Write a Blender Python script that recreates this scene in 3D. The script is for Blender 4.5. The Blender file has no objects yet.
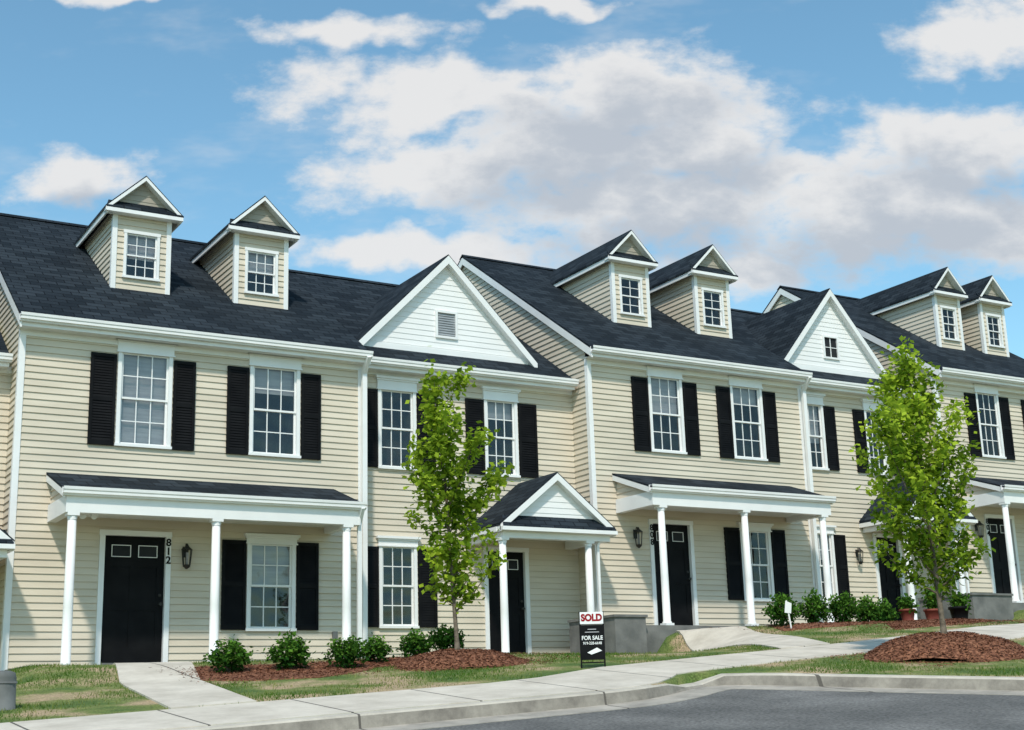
import bpy, math, random
import numpy as np
from mathutils import Vector, Matrix
from mathutils.geometry import delaunay_2d_cdt
random.seed(7); rng=np.random.default_rng(7)
sc=bpy.context.scene; COL=sc.collection
sc.view_settings.view_transform='Standard'; sc.view_settings.look='None'; sc.view_settings.exposure=0
D0=22.8
# ------------------------------------------------------------ materials
def newmat(name):
    m=bpy.data.materials.new(name); m.use_nodes=True
    nt=m.node_tree; b=nt.nodes['Principled BSDF']; return m,nt,b
def N(nt,t,**k):
    n=nt.nodes.new(t)
    for a,v in k.items():
        if a.startswith('i_'): n.inputs[a[2:]].default_value=v
        else: setattr(n,a,v)
    return n
def col(c): return (c[0],c[1],c[2],1)
def noise_mat(name,c1,c2,scale=5,rough=.7,bump=0.,bscale=None,detail=4,c3=None,coord='Object',spec=.3,lo=.35,hi=.65,stretch=None,speck=None,ins=None,smin=.55,smax=1.5):
    m,nt,b=newmat(name); L=nt.links.new
    tc=N(nt,'ShaderNodeTexCoord'); src=tc.outputs[coord]
    if stretch:
        mp=N(nt,'ShaderNodeMapping'); mp.inputs['Scale'].default_value=stretch; L(src,mp.inputs[0]); src=mp.outputs[0]
    n=N(nt,'ShaderNodeTexNoise'); n.inputs['Scale'].default_value=scale; n.inputs['Detail'].default_value=detail; L(src,n.inputs['Vector'])
    r=N(nt,'ShaderNodeValToRGB'); r.color_ramp.elements[0].position=lo; r.color_ramp.elements[1].position=hi
    r.color_ramp.elements[0].color=col(c1); r.color_ramp.elements[1].color=col(c2)
    if c3: e=r.color_ramp.elements.new((lo+hi)/2); e.color=col(c3)
    L(n.outputs[0],r.inputs[0]); cc=r.outputs[0]
    if speck:
        n3=N(nt,'ShaderNodeTexNoise'); n3.inputs['Scale'].default_value=speck; n3.inputs['Detail'].default_value=2; L(src,n3.inputs['Vector'])
        mr=N(nt,'ShaderNodeMapRange'); mr.inputs['From Min'].default_value=.3; mr.inputs['From Max'].default_value=.7; mr.inputs['To Min'].default_value=smin; mr.inputs['To Max'].default_value=smax; L(n3.outputs[0],mr.inputs[0])
        vm=N(nt,'ShaderNodeVectorMath',operation='SCALE'); L(cc,vm.inputs[0]); L(mr.outputs[0],vm.inputs['Scale']); cc=vm.outputs[0]
    L(cc,b.inputs['Base Color'])
    b.inputs['Roughness'].default_value=rough; b.inputs['Specular IOR Level'].default_value=spec
    if bump:
        n2=N(nt,'ShaderNodeTexNoise'); n2.inputs['Scale'].default_value=bscale or scale*4; n2.inputs['Detail'].default_value=4; L(src,n2.inputs['Vector'])
        bp=N(nt,'ShaderNodeBump'); bp.inputs['Strength'].default_value=bump; bp.inputs['Distance'].default_value=.02
        L(n2.outputs[0],bp.inputs['Height']); L(bp.outputs[0],b.inputs['Normal'])
    return m
M={}
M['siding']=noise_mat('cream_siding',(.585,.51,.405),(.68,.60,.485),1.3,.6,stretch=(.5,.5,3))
M['sideshade']=noise_mat('shaded_tan_siding',(.34,.305,.25),(.40,.36,.30),1.3,.6,stretch=(.5,.5,3))  # dormer gables: shade painted in as a darker tan than the cream siding
M['wsiding']=noise_mat('white_siding',(.80,.79,.78),(.84,.83,.82),1.5,.5)
M['trim']=noise_mat('white_trim',(.79,.785,.775),(.84,.835,.825),2.5,.4)
M['black']=noise_mat('black_paint',(.004,.004,.005),(.008,.008,.009),3,.6,spec=.12)
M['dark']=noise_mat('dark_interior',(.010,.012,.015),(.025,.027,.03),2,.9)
M['blind']=noise_mat('window_blind_cloth',(.44,.43,.46),(.54,.53,.55),1.5,.8,stretch=(1,1,12))
M['foundation']=noise_mat('grey_foundation',(.13,.13,.125),(.21,.205,.195),3,.9,.4)
M['metal']=noise_mat('dark_bronze',(.02,.018,.016),(.04,.035,.03),8,.4)
M['utility']=noise_mat('grey_plastic',(.11,.115,.11),(.17,.175,.17),4,.7,.2)
M['ventgrey']=noise_mat('grey_vent',(.26,.28,.30),(.34,.36,.38),4,.7)
M['pot']=noise_mat('clay_pot',(.16,.035,.025),(.24,.06,.04),6,.7)
M['bark']=noise_mat('tree_bark',(.09,.07,.05),(.20,.16,.12),12,.9,.6,40)
M['mulch']=noise_mat('mulch',(.10,.036,.02),(.36,.16,.09),22,.95,1.0,70,c3=(.22,.088,.048))
M['road']=noise_mat('asphalt',(.115,.112,.108),(.19,.183,.175),.9,.9,.6,110,c3=(.145,.14,.134),detail=8,speck=32,smin=.62,smax=1.4)
M['red']=noise_mat('red_letters',(.26,.006,.012),(.30,.01,.015),4,.5,spec=.1)
def concrete(name,j,ca,cb,sc_=1.8):
    m,nt,b=newmat(name); L=nt.links.new
    tc=N(nt,'ShaderNodeTexCoord')
    n=N(nt,'ShaderNodeTexNoise'); n.inputs['Scale'].default_value=sc_; n.inputs['Detail'].default_value=7; n.inputs['Roughness'].default_value=.7; L(tc.outputs['Object'],n.inputs['Vector'])
    r=N(nt,'ShaderNodeValToRGB'); r.color_ramp.elements[0].position=.3; r.color_ramp.elements[1].position=.66
    r.color_ramp.elements[0].color=col(ca); r.color_ramp.elements[1].color=col(cb); L(n.outputs[0],r.inputs[0])
    sx=N(nt,'ShaderNodeSeparateXYZ'); L(tc.outputs['Object'],sx.inputs[0])
    d=N(nt,'ShaderNodeMath',operation='DIVIDE'); L(sx.outputs[0],d.inputs[0]); d.inputs[1].default_value=j
    f=N(nt,'ShaderNodeMath',operation='FRACT'); L(d.outputs[0],f.inputs[0])
    g_=N(nt,'ShaderNodeMath',operation='LESS_THAN'); L(f.outputs[0],g_.inputs[0]); g_.inputs[1].default_value=.026/j
    mx=N(nt,'ShaderNodeMix',data_type='RGBA'); L(g_.outputs[0],mx.inputs[0]); L(r.outputs[0],mx.inputs[6]); mx.inputs[7].default_value=(.11,.095,.08,1)
    L(mx.outputs[2],b.inputs['Base Color']); b.inputs['Roughness'].default_value=.9
    n2=N(nt,'ShaderNodeTexNoise'); n2.inputs['Scale'].default_value=50; L(tc.outputs['Object'],n2.inputs['Vector'])
    bp=N(nt,'ShaderNodeBump'); bp.inputs['Strength'].default_value=.25; bp.inputs['Distance'].default_value=.01; L(n2.outputs[0],bp.inputs['Height']); L(bp.outputs[0],b.inputs['Normal'])
    return m
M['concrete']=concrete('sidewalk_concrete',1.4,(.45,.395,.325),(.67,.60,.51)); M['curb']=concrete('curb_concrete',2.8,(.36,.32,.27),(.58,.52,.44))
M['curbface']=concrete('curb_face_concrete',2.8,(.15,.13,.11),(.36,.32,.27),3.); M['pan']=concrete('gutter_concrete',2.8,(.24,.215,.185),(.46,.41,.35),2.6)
def shingle(name,axis):
    m,nt,b=newmat(name); L=nt.links.new
    tc=N(nt,'ShaderNodeTexCoord'); s=N(nt,'ShaderNodeSeparateXYZ'); L(tc.outputs['Object'],s.inputs[0])
    c=N(nt,'ShaderNodeCombineXYZ'); L(s.outputs[0 if axis=='x' else 1],c.inputs[0])
    mu=N(nt,'ShaderNodeMath',operation='MULTIPLY'); mu.inputs[1].default_value=1.8; L(s.outputs[2],mu.inputs[0]); L(mu.outputs[0],c.inputs[1])
    br=N(nt,'ShaderNodeTexBrick'); L(c.outputs[0],br.inputs['Vector'])
    br.inputs['Color1'].default_value=(.010,.015,.021,1); br.inputs['Color2'].default_value=(.029,.038,.048,1); br.inputs['Mortar'].default_value=(.004,.006,.009,1)
    br.inputs['Scale'].default_value=1; br.inputs['Mortar Size'].default_value=.010; br.inputs['Brick Width'].default_value=.32; br.inputs['Row Height'].default_value=.17; br.inputs['Bias'].default_value=-.1
    n=N(nt,'ShaderNodeTexNoise'); n.inputs['Scale'].default_value=.9; n.inputs['Detail'].default_value=5; L(tc.outputs['Object'],n.inputs['Vector'])
    mr=N(nt,'ShaderNodeMapRange'); mr.inputs['To Min'].default_value=.6; mr.inputs['To Max'].default_value=1.5; L(n.outputs[0],mr.inputs[0])
    vm=N(nt,'ShaderNodeVectorMath',operation='SCALE'); L(br.outputs[0],vm.inputs[0]); L(mr.outputs[0],vm.inputs['Scale'])
    L(vm.outputs[0],b.inputs['Base Color']); b.inputs['Roughness'].default_value=.9; b.inputs['Specular IOR Level'].default_value=.15
    bp=N(nt,'ShaderNodeBump'); bp.inputs['Strength'].default_value=.6; bp.inputs['Distance'].default_value=.015; L(br.outputs['Fac'],bp.inputs['Height']); bp.invert=True
    L(bp.outputs[0],b.inputs['Normal']); return m
M['shx']=shingle('roof_shingle','x'); M['shy']=shingle('roof_shingle_side','y')
def glass():
    m=bpy.data.materials.new('window_glass'); m.use_nodes=True; nt=m.node_tree; nt.nodes.clear(); L=nt.links.new
    o=N(nt,'ShaderNodeOutputMaterial'); t=N(nt,'ShaderNodeBsdfTransparent'); t.inputs[0].default_value=(.82,.85,.86,1)
    g_=N(nt,'ShaderNodeBsdfGlossy'); g_.inputs['Roughness'].default_value=.03; g_.inputs[0].default_value=(.9,.93,.95,1)
    tc=N(nt,'ShaderNodeTexCoord'); n=N(nt,'ShaderNodeTexNoise'); n.inputs['Scale'].default_value=2.5; n.inputs['Detail'].default_value=1; L(tc.outputs['Object'],n.inputs['Vector'])
    bp=N(nt,'ShaderNodeBump'); bp.inputs['Strength'].default_value=.3; bp.inputs['Distance'].default_value=.06; L(n.outputs[0],bp.inputs['Height']); L(bp.outputs[0],g_.inputs['Normal'])
    mx=N(nt,'ShaderNodeMixShader'); mx.inputs[0].default_value=.06; L(t.outputs[0],mx.inputs[1]); L(g_.outputs[0],mx.inputs[2]); L(mx.outputs[0],o.inputs[0]); return m
M['glass']=glass()
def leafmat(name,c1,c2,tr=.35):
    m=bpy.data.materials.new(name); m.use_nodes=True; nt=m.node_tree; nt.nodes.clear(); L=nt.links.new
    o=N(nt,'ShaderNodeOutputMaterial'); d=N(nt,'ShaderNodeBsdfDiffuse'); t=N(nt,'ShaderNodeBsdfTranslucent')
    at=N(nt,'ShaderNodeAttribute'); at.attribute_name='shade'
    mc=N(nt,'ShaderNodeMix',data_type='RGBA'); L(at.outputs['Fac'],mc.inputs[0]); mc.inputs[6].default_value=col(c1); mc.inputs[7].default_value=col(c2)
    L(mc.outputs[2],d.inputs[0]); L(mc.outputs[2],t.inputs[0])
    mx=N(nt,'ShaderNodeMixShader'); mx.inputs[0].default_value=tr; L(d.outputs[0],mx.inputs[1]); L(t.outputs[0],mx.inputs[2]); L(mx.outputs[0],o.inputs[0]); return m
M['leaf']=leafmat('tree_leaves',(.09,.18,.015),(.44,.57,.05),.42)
M['shrubleaf']=leafmat('shrub_leaves',(.02,.07,.012),(.13,.27,.035),.25)
M['blade']=leafmat('grass_blades',(.07,.15,.02),(.36,.33,.12),.3)
M['ground']=noise_mat('lawn_soil',(.075,.125,.028),(.38,.28,.17),1.3,.95,.6,50,c3=(.15,.18,.05),detail=8,lo=.36,hi=.62,speck=40)
# ------------------------------------------------------------ mesh builder
class MB:
    def __init__(s): s.v=[];s.f=[];s.m=[];s.s=[];s.mats=[]
    def mi(s,k):
        if k not in s.mats: s.mats.append(k)
        return s.mats.index(k)
    def face(s,pts,k,sm=False):
        n=len(s.v); s.v+= [tuple(p) for p in pts]; s.f.append(tuple(range(n,n+len(pts)))); s.m.append(s.mi(k)); s.s.append(sm)
    def box(s,x0,x1,y0,y1,z0,z1,k):
        n=len(s.v); s.v+=[(x,y,z) for z in (z0,z1) for y in (y0,y1) for x in (x0,x1)]
        for f in ((0,2,3,1),(4,5,7,6),(0,1,5,4),(2,6,7,3),(0,4,6,2),(1,3,7,5)):
            s.f.append(tuple(n+i for i in f)); s.m.append(s.mi(k)); s.s.append(False)
    def prism(s,poly,vec,k,cap=True):
        n=len(poly); a=[Vector(p) for p in poly]; b=[p+Vector(vec) for p in a]
        if cap: s.face(a,k); s.face(b[::-1],k)
        for i in range(n): s.face([a[i],b[i],b[(i+1)%n],a[(i+1)%n]],k)
    def tube(s,pts,rad,k,n=8,cap=True):
        rings=[]
        for i,p in enumerate(pts):
            p=Vector(p); d=(Vector(pts[min(i+1,len(pts)-1)])-Vector(pts[max(i-1,0)])).normalized()
            a=d.orthogonal().normalized() if abs(d.z)<.98 else Vector((1,0,0)); 
            if abs(d.z)>=.98: a=(a-d*a.dot(d)).normalized()
            b=d.cross(a); st=len(s.v)
            for j in range(n):
                t=2*math.pi*j/n; s.v.append(tuple(p+(a*math.cos(t)+b*math.sin(t))*rad[i]))
            rings.append(st)
        for i in range(len(rings)-1):
            for j in range(n):
                s.f.append((rings[i]+j,rings[i]+(j+1)%n,rings[i+1]+(j+1)%n,rings[i+1]+j)); s.m.append(s.mi(k)); s.s.append(n>4)
        if cap:
            for r_ in (rings[0],rings[-1]):
                s.f.append(tuple(range(r_,r_+n))); s.m.append(s.mi(k)); s.s.append(False)
    def obj(s,name,parent=None,loc=(0,0,0)):
        me=bpy.data.meshes.new(name); me.from_pydata(s.v,[],s.f)
        for k in s.mats: me.materials.append(M[k])
        me.polygons.foreach_set('material_index',s.m); me.polygons.foreach_set('use_smooth',s.s); me.update()
        o=bpy.data.objects.new(name,me); COL.objects.link(o); o.location=loc
        if parent: o.parent=parent
        return o
def empty(name,loc,label,cat,group=None,kind=None):
    o=bpy.data.objects.new(name,None); COL.objects.link(o); o.location=loc; o.empty_display_size=.3
    o['label']=label; o['category']=cat
    if group: o['group']=group
    return o
CR=.112
def siding(mb,z0,z1,ival,P,k='siding',cuts=(),lap=.020):
    zs=z0; n=0
    while zs<z1-1e-4:
        ze=min(zs+CR,z1)
        br=[zs]+sorted(c for c in cuts if zs+1e-4<c<ze-1e-4)+[ze]
        for i in range(len(br)-1):
            za,zb=br[i],br[i+1]; oa=lap*(1-(za-zs)/CR)+.001; ob=lap*(1-(zb-zs)/CR)+.001
            for a0,a1,b0,b1 in ival(za,zb):
                mb.face([P(a0,za,oa),P(a1,za,oa),P(b1,zb,ob),P(b0,zb,ob)],k)
                if i==0: mb.face([P(a0,za,.0),P(a1,za,.0),P(a1,za,oa),P(a0,za,oa)],k)
        zs=ze
def holes_ival(x0,x1,ops):
    def f(za,zb):
        zc=(za+zb)/2; seg=[(x0,x1)]
        for (a,b,c,d) in ops:
            if c<zc<d:
                ns=[]
                for s0,s1 in seg:
                    if b<=s0 or a>=s1: ns.append((s0,s1)); continue
                    if a>s0: ns.append((s0,a))
                    if b<s1: ns.append((b,s1))
                seg=ns
        return [(a,b,a,b) for a,b in seg]
    return f
# ------------------------------------------------------------ parts
def window(par,x0,x1,z0,z1,y=0.,header=.15,blind=0.,cas=.065,cols=3,small=False,name='window'):
    mb=MB(); t='trim'; f=-.04
    mb.box(x0,x0+cas,y+f,y+.05,z0+.045,z1-header,t); mb.box(x1-cas,x1,y+f,y+.05,z0+.045,z1-header,t)
    mb.box(x0-.015,x1+.015,y-.065,y+.05,z0,z0+.045,t)
    if header>.1:
        mb.box(x0-.015,x1+.015,y-.048,y+.05,z1-header,z1-.045,t); mb.box(x0-.06,x1+.06,y-.10,y+.03,z1-.045,z1,t)
        mb.box(x0-.03,x1+.03,y-.065,y+.03,z1-header-.012,z1-header+.014,t)
        mb.box(x0-.035,x1+.035,y-.072,y+.03,z1-.075,z1-.0451,t)
    else: mb.box(x0-.01,x1+.01,y-.045,y+.05,z1-header,z1,t)
    ox0,ox1,oz0,oz1=x0+cas,x1-cas,z0+.045,z1-header
    zm=(oz0+oz1)/2; fr=.026 if small else .034; mt=.007 if small else .0085
    for (a,b,yy) in ((oz0,zm+.015,.022),(zm-.015,oz1,-.002)):
        Y0,Y1=y+yy,y+yy+.024
        mb.box(ox0,ox0+fr,Y0,Y1,a,b,t); mb.box(ox1-fr,ox1,Y0,Y1,a,b,t)
        mb.box(ox0+fr,ox1-fr,Y0,Y1,a,a+fr,t); mb.box(ox0+fr,ox1-fr,Y0,Y1,b-fr,b,t)
        for i in range(1,cols):
            xc=ox0+fr+(ox1-ox0-2*fr)*i/cols; mb.box(xc-mt,xc+mt,Y0+.004,Y1-.003,a+fr,b-fr,t)
        zc=(a+b)/2; mb.box(ox0+fr,ox1-fr,Y0+.006,Y1-.005,zc-mt,zc+mt,t)
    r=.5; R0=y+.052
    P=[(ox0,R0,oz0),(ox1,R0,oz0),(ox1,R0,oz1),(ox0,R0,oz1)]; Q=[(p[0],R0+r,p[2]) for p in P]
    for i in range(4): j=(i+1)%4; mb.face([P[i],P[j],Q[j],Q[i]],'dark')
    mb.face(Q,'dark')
    w=mb.obj(name,par)
    g_=MB()
    g_.face([(ox0+.01,y+.035,oz0+.01),(ox1-.01,y+.035,oz0+.01),(ox1-.01,y+.035,zm),(ox0+.01,y+.035,zm)],'glass')
    g_.face([(ox0+.01,y+.011,zm),(ox1-.01,y+.011,zm),(ox1-.01,y+.011,oz1-.01),(ox0+.01,y+.011,oz1-.01)],'glass')
    g_.obj('window_pane',w)
    if blind>0:
        b=MB(); zb=oz1-(oz1-oz0)*blind; z=oz1
        while z>zb+.01:
            b.face([(ox0+.012,R0+.030,z),(ox1-.012,R0+.030,z),(ox1-.012,R0+.048,max(z-.045,zb)),(ox0+.012,R0+.048,max(z-.045,zb))],'blind'); z-=.042
        b.obj('window_blind',w)
    return (x0+.03,x1-.03,z0+.02,z1-.05)
def shutter(par,x0,x1,z0,z1,y=0.):
    mb=MB(); k='black'; Y0,Y1=y-.055,y-.012; w=.05
    mb.box(x0,x0+w,Y0,Y1,z0,z1,k); mb.box(x1-w,x1,Y0,Y1,z0,z1,k)
    zm=z0+(z1-z0)*.5
    for a,b in ((z0,z0+.08),(zm-.035,zm+.035),(z1-.06,z1)): mb.box(x0+w,x1-w,Y0+.001,Y1,a,b,k)
    for a,b in ((z0+.08,zm-.035),(zm+.035,z1-.06)):
        n=int((b-a)/.045)
        for i in range(n):
            z=a+(b-a)*(i+.5)/n
            mb.face([(x0+w,Y0+.006,z-.022),(x1-w,Y0+.006,z-.022),(x1-w,Y0+.020,z+.024),(x0+w,Y0+.020,z+.024)],k)
    mb.face([(x0+w,Y0+.030,z0),(x1-w,Y0+.030,z0),(x1-w,Y0+.030,z1),(x0+w,Y0+.030,z1)],k)
    mb.obj('shutter',par)
def door(par,x0,x1,z0,z1,y=0.,lites=True):
    c=.085; mb=MB()
    mb.box(x0,x0+c,y-.045,y+.08,z0,z1-c,'trim'); mb.box(x1-c,x1,y-.045,y+.08,z0,z1-c,'trim'); mb.box(x0-.01,x1+.01,y-.05,y+.08,z1-c,z1,'trim')
    mb.box(x0+c,x1-c,y-.03,y+.1,z0-.03,z0+.035,'foundation')
    a,b=x0+c+.004,x1-c-.004; Y=y+.03; mb.box(a,b,Y+.012,Y+.05,z0+.036,z1-c,'black')
    W=b-a; H_=z1-c-z0; st=.12
    d=mb.obj('door',par)
    p=MB()
    xs=[(a,a+st),(a+W/2-st/2,a+W/2+st/2),(b-st,b)]
    for s0,s1 in xs: p.box(s0,s1,Y,Y+.011,z0+.037,z1-c-.001,'black')
    for t0,t1 in ((.02,.14),(.42,.50),(.76,.82),(.95,.999)):
        for q in range(2): p.box(xs[q][1],xs[q+1][0],Y,Y+.011,z0+H_*t0,z0+H_*t1,'black')
    p.obj('door_panel',d)
    if lites:
        for q in range(2):
            l=MB()
            s0,s1=xs[q][1]+.0,xs[q+1][0]-.0; t0,t1=z0+H_*.835,z0+H_*.93; w=.011
            l.box(s0,s1,Y-.012,Y+.005,t0,t0+w,'trim'); l.box(s0,s1,Y-.012,Y+.005,t1-w,t1,'trim')
            l.box(s0,s0+w,Y-.012,Y+.005,t0+w,t1-w,'trim'); l.box(s1-w,s1,Y-.012,Y+.005,t0+w,t1-w,'trim')
            l.face([(s0+w,Y-.002,t0+w),(s1-w,Y-.002,t0+w),(s1-w,Y-.002,t1-w),(s0+w,Y-.002,t1-w)],'dark')
            l.obj('door_window',d)
    h=MB(); h.tube([(b-.06,Y,z0+H_*.47),(b-.06,Y-.05,z0+H_*.47),(b-.06,Y-.08,z0+H_*.47)],[.015,.018,.03],'metal'); h.obj('door_knob',d)
    h=MB(); h.tube([(b-.06,Y,z0+H_*.54),(b-.06,Y-.02,z0+H_*.54)],[.025,.025],'metal'); h.obj('door_lock',d)
    return (x0+.04,x1-.04,z0-.2,z1-.04)
def column(par,x,y,z0,z1,r=.074):
    mb=MB(); mb.box(x-r*1.3,x+r*1.3,y-r*1.3,y+r*1.3,z0,z0+.05,'trim')
    mb.tube([(x,y,z0+.05),(x,y,z0+.075),(x,y,z0+.085)],[r*1.22,r*1.22,r*1.02],'trim',18)
    mb.tube([(x,y,z0+.085),(x,y,z0+(z1-z0)*.4),(x,y,z1-.10)],[r,r*.99,r*.88],'trim',18)
    mb.tube([(x,y,z1-.10),(x,y,z1-.085),(x,y,z1-.045)],[r*.98,r*1.0,r*1.12],'trim',18)
    mb.box(x-r*1.22,x+r*1.22,y-r*1.22,y+r*1.22,z1-.045,z1,'trim'); mb.obj('column',par)
def lantern(par,x,y,z,s=1.):
    mb=MB(); k='metal'
    mb.box(x-.04*s,x+.04*s,y-.03,y-.012,z-.02*s,z+.16*s,k); mb.tube([(x,y-.02,z+.12*s),(x,y-.08*s,z+.2*s),(x,y-.13*s,z+.17*s)],[.012]*3,k,6)
    yc=y-.13*s
    mb.tube([(x,yc,z+.2*s),(x,yc,z+.15*s),(x,yc,z+.10*s)],[.01*s,.04*s,.10*s],k,6)
    for i in range(6):
        t=math.pi*i/3; mb.tube([(x+.085*s*math.cos(t),yc+.085*s*math.sin(t),z+.10*s),(x+.06*s*math.cos(t),yc+.06*s*math.sin(t),z-.16*s)],[.008*s]*2,k,4)
    mb.tube([(x,yc,z-.15*s),(x,yc,z-.18*s),(x,yc,z-.22*s)],[.065*s,.065*s,.015*s],k,6)
    mb.tube([(x,yc,z+.05*s),(x,yc,z-.16*s)],[.028*s,.022*s],'blind',6); mb.obj('lantern',par)
def gutter(par,x0,x1,y,z,name='gutter'):
    mb=MB(); prof=[(y+.035,z),(y+.035,z-.13),(y-.03,z-.13),(y-.045,z-.09),(y-.085,z-.045),(y-.09,z-.0),(y-.075,z),(y-.07,z-.10),(y+.02,z-.11),(y+.02,z)]
    mb.prism([(x0,a,b) for a,b in prof],(x1-x0,0,0),'trim'); return mb.obj(name,par)
def downspout(par,pts,w=.045):
    mb=MB(); n0=0
    for a,b in zip(pts[:-1],pts[1:]):
        a=Vector(a);b=Vector(b); d=(b-a).normalized()
        if abs(d.z)>.9:
            h=w*.8; pa=[(a.x-w,a.y-h,a.z),(a.x+w,a.y-h,a.z),(a.x+w,a.y+h,a.z),(a.x-w,a.y+h,a.z)]; mb.prism(pa,b-a,'trim')
        else: mb.tube([a-d*.02,b+d*.02],[w*1.25]*2,'trim',4)
    mb.obj('downspout',par)
def text_mesh(name,s,size,par,loc,rot,mk,depth=.004,align='CENTER',off=0.):
    c=bpy.data.curves.new('t','FONT'); c.body=s; c.size=size; c.extrude=depth; c.align_x=align; c.align_y='CENTER'; c.offset=off
    o=bpy.data.objects.new('t',c); COL.objects.link(o); dg=bpy.context.evaluated_depsgraph_get(); dg.update()
    me=bpy.data.meshes.new_from_object(o.evaluated_get(dg)); bpy.data.objects.remove(o)
    me.materials.clear(); me.materials.append(M[mk]); ob=bpy.data.objects.new(name,me); COL.objects.link(ob); ob.parent=par; ob.location=loc; ob.rotation_euler=rot; return ob
def slab(mb,pts,th,k,ek=None):
    a=[Vector(p) for p in pts]; b=[p-Vector((0,0,th)) for p in a]
    mb.face(a,k); mb.face(b[::-1],ek or 'trim')
    for i in range(len(a)): j=(i+1)%len(a); mb.face([a[i],b[i],b[j],a[j]],ek or k)
def rake_board(mb,p0,p1,w,t,axis,k='trim'):
    p0=Vector(p0);p1=Vector(p1); mb.prism([p0,p1,p1-Vector((0,0,w)),p0-Vector((0,0,w))],Vector(axis)*t,k)
SL=2/3
def gable_front(par,xc,hw,ze,za,yf,yb,k='wsiding',rb=.13,name='gable',z_floor=None,roofname='gable_roof',win=None,oh=.12):
    s=(za-ze)/hw; mb=MB()
    yo=yf-oh
    for sg in (-1,1):
        pts=[(xc,yo,za),(xc+sg*hw,yo,ze),(xc+sg*hw,yb(ze),ze),(xc,yb(za),za)]
        if sg==1: pts=pts[::-1]
        slab(mb,pts,.05,'shy')
    roof=mb.obj(roofname,par)
    tb=MB()
    for sg in (-1,1):
        rake_board(tb,(xc,yo-.012,za-.03),(xc+sg*hw,yo-.012,ze-.03),rb,.03,(0,1,0))
        rake_board(tb,(xc+sg*(hw-.02),yo+.02,ze-.051),(xc+sg*(hw-.02),yb(ze)+.1,ze-.051),.09,.03*-sg,(1,0,0))
        tb.face([(xc,yo+.018,za-rb-.03),(xc+sg*hw,yo+.018,ze-rb-.03+.0),(xc+sg*hw,yf+.0,ze-rb-.03),(xc,yf,za-rb-.03)],'trim')
    tb.obj('rake_trim',roof)
    g_=MB(); z0=ze-rb+.02 if z_floor is None else z_floor
    def iv(za_,zb_):
        if win and win[2]<(za_+zb_)/2<win[3]:
            h0=max(.0,(za-.08-za_)/s); h1=max(.0,(za-.08-zb_)/s)
            return [(xc-h0,win[0],xc-h1,win[0]),(win[1],xc+h0,win[1],xc+h1)]
        h0=max(0,min(hw-.02,(za-.08-za_)/s)); h1=max(0,min(hw-.02,(za-.08-zb_)/s)); return [(xc-h0,xc+h0,xc-h1,xc+h1)]
    siding(g_,z0,za-.1,iv,lambda a,z,o:(a,yf-o,z),k,cuts=(win[2],win[3]) if win else (),lap=.009)
    g_.obj(name,par)
    return roof
def dormer(par,xc,zo,sx,bl=0.):
    hwf,hw=.53*sx,.715*sx; yf=1.5; zb=lambda z:-.3+(z-6.5-zo)/SL
    z0=6.5+zo+SL*(yf+.3)-.02; ze=9.2+zo; za=9.88+zo
    wz0,wz1=7.90+zo,8.82+zo; w=.33*sx
    mb=MB()
    siding(mb,z0,ze+.02,holes_ival(xc-hwf+.05,xc+hwf-.05,[(xc-w+.03,xc+w-.03,wz0+.02,wz1-.02)]),lambda a,z,o:(a,yf-o,z),cuts=(wz0+.02,wz1-.02))
    for sg in (-1,1):
        siding(mb,z0,ze-.02,lambda a,b:[(yf+.06,zb(a),yf+.06,zb(b))],lambda a,z,o,sg=sg:(xc+sg*(hwf+o-.01),a,z))
        x=xc+sg*(hwf-.03); mb.box(min(x-.045*1,x)+(.0 if sg<0 else .0),max(x+.045,x),yf-.028,yf+.06,z0,ze-.03,'trim')
    d=mb.obj('dormer',par)
    window(d,xc-w,xc+w,wz0,wz1,y=yf,header=.06,cas=.05,cols=3 if sx>.97 else 2,small=True,blind=bl,name='window')
    p=MB(); slab(p,[(xc-hw,yf-.20,ze-.02),(xc+hw,yf-.20,ze-.02),(xc+hw-.08,yf-.0,ze+.16),(xc-hw+.08,yf-.0,ze+.16)],.03,'shx')
    p.box(xc-hw+.01,xc+hw-.01,yf-.205,yf-.02,ze-.12,ze-.051,'trim'); p.obj('pent_roof',d)
    gable_front(d,xc,hw,ze,za,yf,zb,k='sideshade',rb=.075,z_floor=ze+.10,name='gable',roofname='dormer_roof',oh=.16)
HG='row of attached townhouses'
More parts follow.
